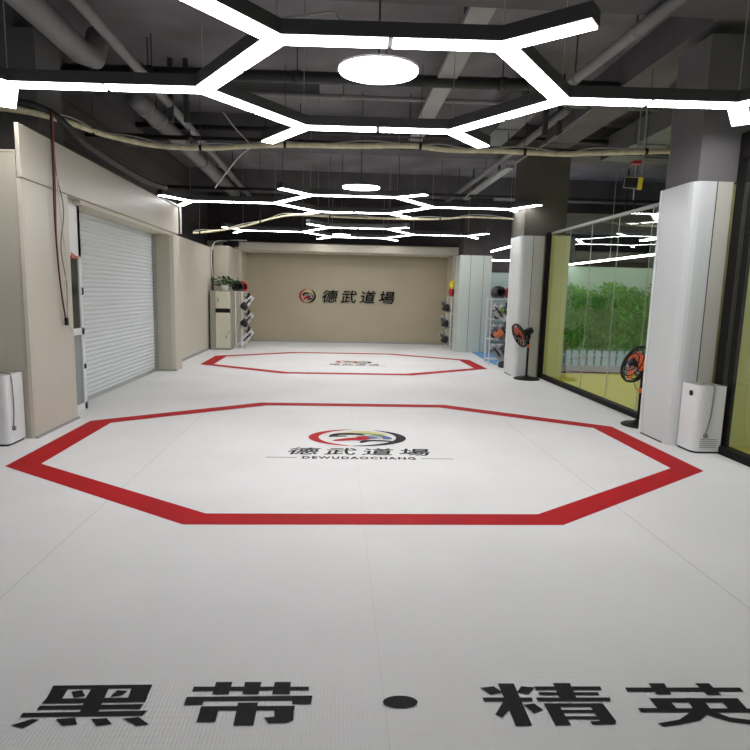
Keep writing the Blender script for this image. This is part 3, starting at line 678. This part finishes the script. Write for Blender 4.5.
purifier('white air purifier with a cord at the left edge before the beige wall', -3.52, -3.035, 5.36, 5.65, .665, 1, [(.0, .0, .675), (.2, -.03, .678), (.252, -.06, .62), (.253, -.05, .35), (.252, -.07, .18)])

# ------------------------------------------------------------------ pedestal fans
def fan(label, loc, rz, tilt, hub_z, R=.22, blade='orange', fw=0., br=1.):
    root = empty('pedestal_fan', loc, rz, label, 'fan')
    link('base', lathe(BM(), [(.235*br, 0), (.24*br, .012), (.20*br, .03), (.06, .045), (.04, .07), (.0, .07)], seg=32), 'black', root, True)
    link('pole', tube(BM(), [(0, 0, .06), (0, 0, hub_z-.10)], .017, 12), 'black', root, True)
    link('height_collar', tube(BM(), [(0, 0, hub_z-.30), (0, 0, hub_z-.24)], .028, 12), blade, root, True)
    link('neck', tube(BM(), [(0, 0, hub_z-.13), (0, 0, hub_z+.0)], .03, 12), 'black', root, True)
    T = Matrix.Translation((0, 0, hub_z)) @ Matrix.Rotation(tilt, 4, 'Y') @ Matrix.Translation((fw, 0, 0))   # fan faces +X
    def put(name, bm, m_, sm=True, parent=root):
        bmesh.ops.transform(bm, matrix=T, verts=bm.verts[:]); return link(name, bm, m_, parent, sm)
    put('motor_housing', tube(BM(), [(-.17, 0, 0), (-.16, 0, 0), (-.10, 0, 0), (.02, 0, 0), (.05, 0, 0)], [.03, .055, .065, .065, .04], 16), 'black')
    cg = BM()
    for rr, xx in ((R, .10), (R*.98, .075), (R*.98, .125), (R*.75, .15), (R*.5, .163), (R*.75, .05), (R*.5, .04)):
        tube(cg, [(xx, rr*math.cos(k*PI/18), rr*math.sin(k*PI/18)) for k in range(36)], .0065 if rr < R else .012, 6, closed=True)
    for k in range(24):
        a_ = k*2*PI/24; c_, s_ = math.cos(a_), math.sin(a_)
        tube(cg, [(.165, .05*c_, .05*s_), (.158, R*.6*c_, R*.6*s_), (.13, R*.95*c_, R*.95*s_), (.10, R*c_, R*s_), (.07, R*.95*c_, R*.95*s_), (.045, R*.6*c_, R*.6*s_), (.035, .06*c_, .06*s_)], .0018, 4)
    put('cage', cg, 'black')
    lg = BM(); tube(lg, [(.160, 0, 0), (.172, 0, 0)], .055, 20); put('cage_badge', lg, 'black')
    hb = BM(); tube(hb, [(.06, 0, 0), (.13, 0, 0)], [.035, .03], 14); put('hub', hb, 'black')
    for k in range(3):
        b = BM(); a0 = k*2*PI/3; rows = []
        for i in range(9):
            rr = .03+(R*.86-.03)*i/8; wid = (.25+.55*math.sin(PI*min(1, (i+1.5)/9)))*1.5; row = []
            for j in range(7):
                a_ = a0+wid*(j/6-.5)*1.5+i*.05; row.append(b.verts.new((.095+.035*(j/6-.5), rr*math.cos(a_), rr*math.sin(a_))))
            rows.append(row)
        for i in range(8):
            for j in range(6): b.faces.new((rows[i][j], rows[i][j+1], rows[i+1][j+1], rows[i+1][j]))
        ext = bmesh.ops.extrude_face_region(b, geom=b.faces[:]); bmesh.ops.translate(b, vec=(.004, 0, 0), verts=[v for v in ext['geom'] if isinstance(v, bmesh.types.BMVert)])
        put('blade', b, blade)
    link('power_cord', tube(BM(), smooth_pts([(-.02, .0, hub_z-.06), (.06, -.05, hub_z-.16), (.03, -.05, hub_z-.26), (.018, -.01, hub_z-.28)], 5), .004, 6), 'black', root)
    return root
fan('black pedestal fan with orange blades, part hidden by the nearest clad column', (3.63, 6.60, .0), math.radians(186), math.radians(-24), .70, .225, br=.8)
fan('black pedestal fan standing before the middle clad column, head turned left', (3.50, 10.32, .0), math.radians(186), math.radians(24), .88, .225, fw=.10)

# ------------------------------------------------------------------ locker, plant, gear
lk = empty('locker', (-2.87, 14.72, 0), label='cream metal locker with a black label band in the rear left corner', cat='locker')
link('body', box(BM(), -.28, .22, -.2, .22, .0, 1.47, .006), 'greyside', lk)
dd = link('door', box(BM(), -.14, .215, -.222, -.202, .05, .99-.06, .004), 'offwhite', lk); link('door_lock', box(BM(), .10, .14, -.235, -.222, .3, .36), 'greyside', dd); link('handle', box(BM(), .16, .2, -.235, -.222, .42, .46), 'alu_dull', dd)
dd = link('door', box(BM(), -.14, .215, -.222, -.202, 1.04, 1.45, .004), 'offwhite', lk); link('door_lock', box(BM(), -.1, -.06, -.235, -.222, 1.2, 1.29), 'alu_dull', dd)
link('label_band', box(BM(), -.14, .215, -.226, -.2, .93, 1.03), 'black', lk)
link('side_handle', box(BM(), -.25, -.21, -.215, -.2, .78, .88), 'alu_dull', lk)
pp = empty('potted_plant', (-2.82, 14.72, 1.47), label='leafy green houseplant in a white pot on top of the locker', cat='plant')
link('pot', lathe(BM(), [(.07, 0), (.09, .05), (.105, .13), (.11, .14), (.09, .14), (.085, .12), (0, .12)], seg=20), 'white', pp, True)
link('soil', lathe(BM(), [(.0, .118), (.085, .122), (.0, .124)], seg=16), 'soil', pp)
bm = BM()
for k in range(85):
    a_ = random.uniform(0, 2*PI); r0 = random.uniform(.06, .42); z = .16+random.uniform(-.05, .22)*(1-.3*r0/.4); c = Vector((.85*r0*math.cos(a_)+.02, .45*r0*math.sin(a_), z))
    L = random.uniform(.07, .12); d_ = Vector((math.cos(a_), .5*math.sin(a_), random.uniform(-.5, .6))).normalized(); w = d_.cross(Vector((0, random.uniform(.5, 1), 1))).normalized()*L*.34
    v = [bm.verts.new(q) for q in (c-d_*L*.5, c-d_*L*.1+w, c+d_*L*.3+w*.5, c+d_*L*.6, c+d_*L*.3-w*.5, c-d_*L*.1-w)]; bm.faces.new(v)
link('foliage', bm, 'leaf', pp)
bm = BM()
for k in range(12):
    a_ = k*PI/6; tube(bm, smooth_pts([(0, 0, .12), (.1*math.cos(a_), .05*math.sin(a_), .24), (.24*math.cos(a_)-.0, .12*math.sin(a_), .22)], 3), .005, 5)
link('stems', bm, 'stem', pp)

def helmet(m_, r=.12):
    """padded head guard: shell, ear pads, chin bar"""
    root = empty('head_guard'); bm = BM(); bmesh.ops.create_uvsphere(bm, u_segments=20, v_segments=12, radius=r)
    bmesh.ops.scale(bm, vec=(1, 1.15, 1.05), verts=bm.verts[:])
    bmesh.ops.delete(bm, geom=[v for v in bm.verts if v.co.z < -.75*r or (v.co.y < -.5*r and abs(v.co.x) < .6*r and -.6*r < v.co.z < .35*r)], context='VERTS')
    ex = bmesh.ops.solidify(bm, geom=bm.faces[:], thickness=-.018)
    bmesh.ops.translate(bm, vec=(0, 0, .8*r), verts=bm.verts[:]); link('shell', bm, m_, root, True)
    for s in (-1, 1):
        b = BM(); tube(b, [(s*r*.9, 0, .7*r), (s*r*1.12, 0, .7*r)], [.055, .045], 14); link('ear_pad', b, m_, root, True)
    b = BM(); tube(b, smooth_pts([(-r*.8, -r*.5, .2*r), (0, -r*1.1, .1*r), (r*.8, -r*.5, .2*r)], 5), .02, 8); link('chin_bar', b, m_, root, True)
    return root
def pad(m_, stripe):
    """shin and instep guard: curved shell with a stripe and straps"""
    root = empty('shin_guard'); bm = BM(); rows = []
    for i in range(9):
        t = i/8; w = .05+.03*math.sin(PI*min(1, t*1.2)); row = []
        for j in range(7):
            a_ = (j/6-.5)*2.4; row.append(bm.verts.new((w*math.sin(a_), -w*math.cos(a_)*.7-(0.08*(t < .2)*(1-t*5)), t*.34)))
        rows.append(row)
    for i in range(8):
        for j in range(6): bm.faces.new((rows[i][j], rows[i][j+1], rows[i+1][j+1], rows[i+1][j]))
    bmesh.ops.solidify(bm, geom=bm.faces[:], thickness=.016); link('shell', bm, m_, root, True)
    b = BM(); tube(b, [(0, -.062, .06), (0, -.082, .18), (0, -.07, .30)], [.012, .02, .01], 8); link('stripe', b, stripe, root, True)
    for z in (.1, .24):
        b = BM(); tube(b, [(.06*math.cos(k*PI/8), .05*math.sin(k*PI/8), z) for k in range(16)], .008, 5, closed=True); link('strap', b, 'black_gear', root)
    return root
def glove(m_, cuff):
    root = empty('padded_glove'); bm = BM()
    tube(bm, smooth_pts([(0, 0, 0), (0, -.02, .05), (0, -.04, .11), (0, -.03, .16)], 3), [.045]*3+[.062]*3+[.07]*3+[.04], 12); link('mitt', bm, m_, root, True)
    b = BM(); tube(b, smooth_pts([(.03, -.02, .04), (.075, -.04, .07), (.07, -.06, .12)], 3), [.02]*3+[.026]*3+[.018], 8); link('thumb', b, m_, root, True)
    b = BM(); tube(b, [(0, .003, -.05), (0, 0, .01)], .048, 12); link('cuff', b, cuff, root, True)
    return root
def rack(label, x, y, w, d_, h, rz, n=4):
    root = empty('shoe_rack', (x, y, 0), rz, label, 'rack')
    for sx in (-1, 1):
        for sy_ in (-1, 1): link('post', box(BM(), sx*w/2-.012, sx*w/2+.012, sy_*d_/2-.012, sy_*d_/2+.012, 0, h), 'white', root)
    for k in range(n):
        z = .12+k*(h-.14)/(n-1); b = BM()
        for j in range(5): tube(b, [(-w/2, -d_/2+j*d_/4, z), (w/2, -d_/2+j*d_/4, z)], .007, 6)
        for sx in (-1, 1): tube(b, [(sx*w/2, -d_/2, z), (sx*w/2, d_/2, z)], .007, 6)
        link('shelf', b, 'white', root)
    return root
def place(proto, first, loc, rot, label, cat, group=None):
    o = proto if first else copy_tree(proto); o.location = loc; o.rotation_euler = rot; tag(o, label, cat)
    if group: o['group'] = group
    return o
H_black, H_red, H_yel = helmet('black_gear'), helmet('red_gear'), helmet('yellow_gear')
Pw, Pb = pad('white_gear', 'black_gear'), pad('black_gear', 'white_gear')
Gb, Go, Gg = glove('black_gear', 'white_gear'), glove('orange_gear', 'black_gear'), glove('green_gear', 'black_gear')
used = {}
def put(proto, loc, rot, label, cat):
    f = proto.name not in used; used[proto.name] = 1; o = place(proto, f, loc, rot, label, cat)
    o.scale = (1.25,)*3 if cat != 'head guard' else (1.1,)*3
    return o
# left rack beside the locker
rack('white wire rack of sparring gear beside the cream locker', -2.51, 15.25, .16, .6, 1.46, 0)
put(H_black, (-2.55, 15.02, 1.475), (0, 0, .2), 'black head guard on top of the rack beside the locker', 'head guard')
put(H_red, (-2.50, 15.36, 1.475), (0, 0, .4), 'dark red head guard on top of the rack beside the locker', 'head guard')
lev = ['bottom', 'second', 'third', 'top']
for k in range(4):
    z = .13+k*.44
    for j, pr in enumerate((Pw, Pb)):
        put(pr, (-2.47+.03*j, 15.05+j*.3, z+.01), (.1, .75 if j == 0 else .4, .2+j), '%s shin guard leaning out from the %s shelf of the rack beside the locker' % (('white', 'black')[j], lev[k]), 'shin guard') if k < 3 else None
put(Gb, (-2.46, 15.0, .62), (.3, 1.0, 0), 'black padded glove on the second shelf of the rack beside the locker', 'glove')
put(Gb, (-2.46, 15.0, 1.05), (.3, 1.0, 0), 'black padded glove on the third shelf of the rack beside the locker', 'glove')
# right rack A, peeping out left of the rear column
rack('white wire rack mostly hidden behind the farthest clad column', 3.28, 16.05, .3, .55, 1.45, 0)
put(H_red, (3.22, 15.9, 1.465), (0, 0, .3), 'red head guard on the rack left of the farthest clad column', 'head guard')
put(H_yel, (3.22, 15.9, 1.66), (0, 0, .6), 'yellow head guard stacked on the red one left of the farthest clad column', 'head guard')
for k in range(3):
    z = .14+k*.44
    put(Pw, (3.14, 15.9, z), (0, -.7, -.3), 'white shin guard sticking out of the %s shelf behind the farthest column' % lev[k], 'shin guard')
    put(Gb, (3.10, 15.92, z+.06), (0, -1.1, 0), 'black padded glove hanging off the %s shelf behind the farthest column' % lev[k], 'glove')
# right rack B, between the rear and the middle column
rack('white wire rack of sparring gear between the middle and farthest clad columns', 3.64, 12.55, .62, .34, 1.45, 0)
put(H_black, (3.50, 12.5, 1.465), (0, 0, .5), 'large black head guard on the rack between the right columns', 'head guard')
put(H_red, (3.79, 12.5, 1.465), (0, 0, -.2), 'bright red head guard on the rack between the right columns', 'head guard')
put(Gg, (3.50, 12.45, 1.06), (.2, .1, .5), 'green padded glove on the third shelf of the rack between the right columns', 'glove')
put(Go, (3.44, 12.42, .66), (.9, .3, .5), 'orange padded glove on the second shelf of the rack between the right columns', 'glove')
for k in range(4):
    z = .14+k*.43 if k < 3 else .14
    if k < 3:
        for j in range(2):
            put(Pw, (3.62+.12*j, 12.42+.12*j, z+.01), (.2, -.75, .3*j), 'white shin guard leaning %s on the %s shelf between the right columns' % (('in front', 'behind')[j], lev[k]), 'shin guard')
        put(Pb, (3.82, 12.47, z+.01), (.1, -.5, .4), 'black shin guard on the %s shelf between the right columns' % lev[k], 'shin guard')
for j, (x, y) in enumerate(((3.52, 12.12), (3.66, 12.08), (3.6, 12.22))):
    put(Gb, (x, y, .06), (1.3, .4*j, j), 'black padded glove on the floor before the rack, %s of the pile' % ('left', 'right', 'back')[j], 'glove')
for pr in (Pb, Go, Gg, H_yel): assert pr.name in used
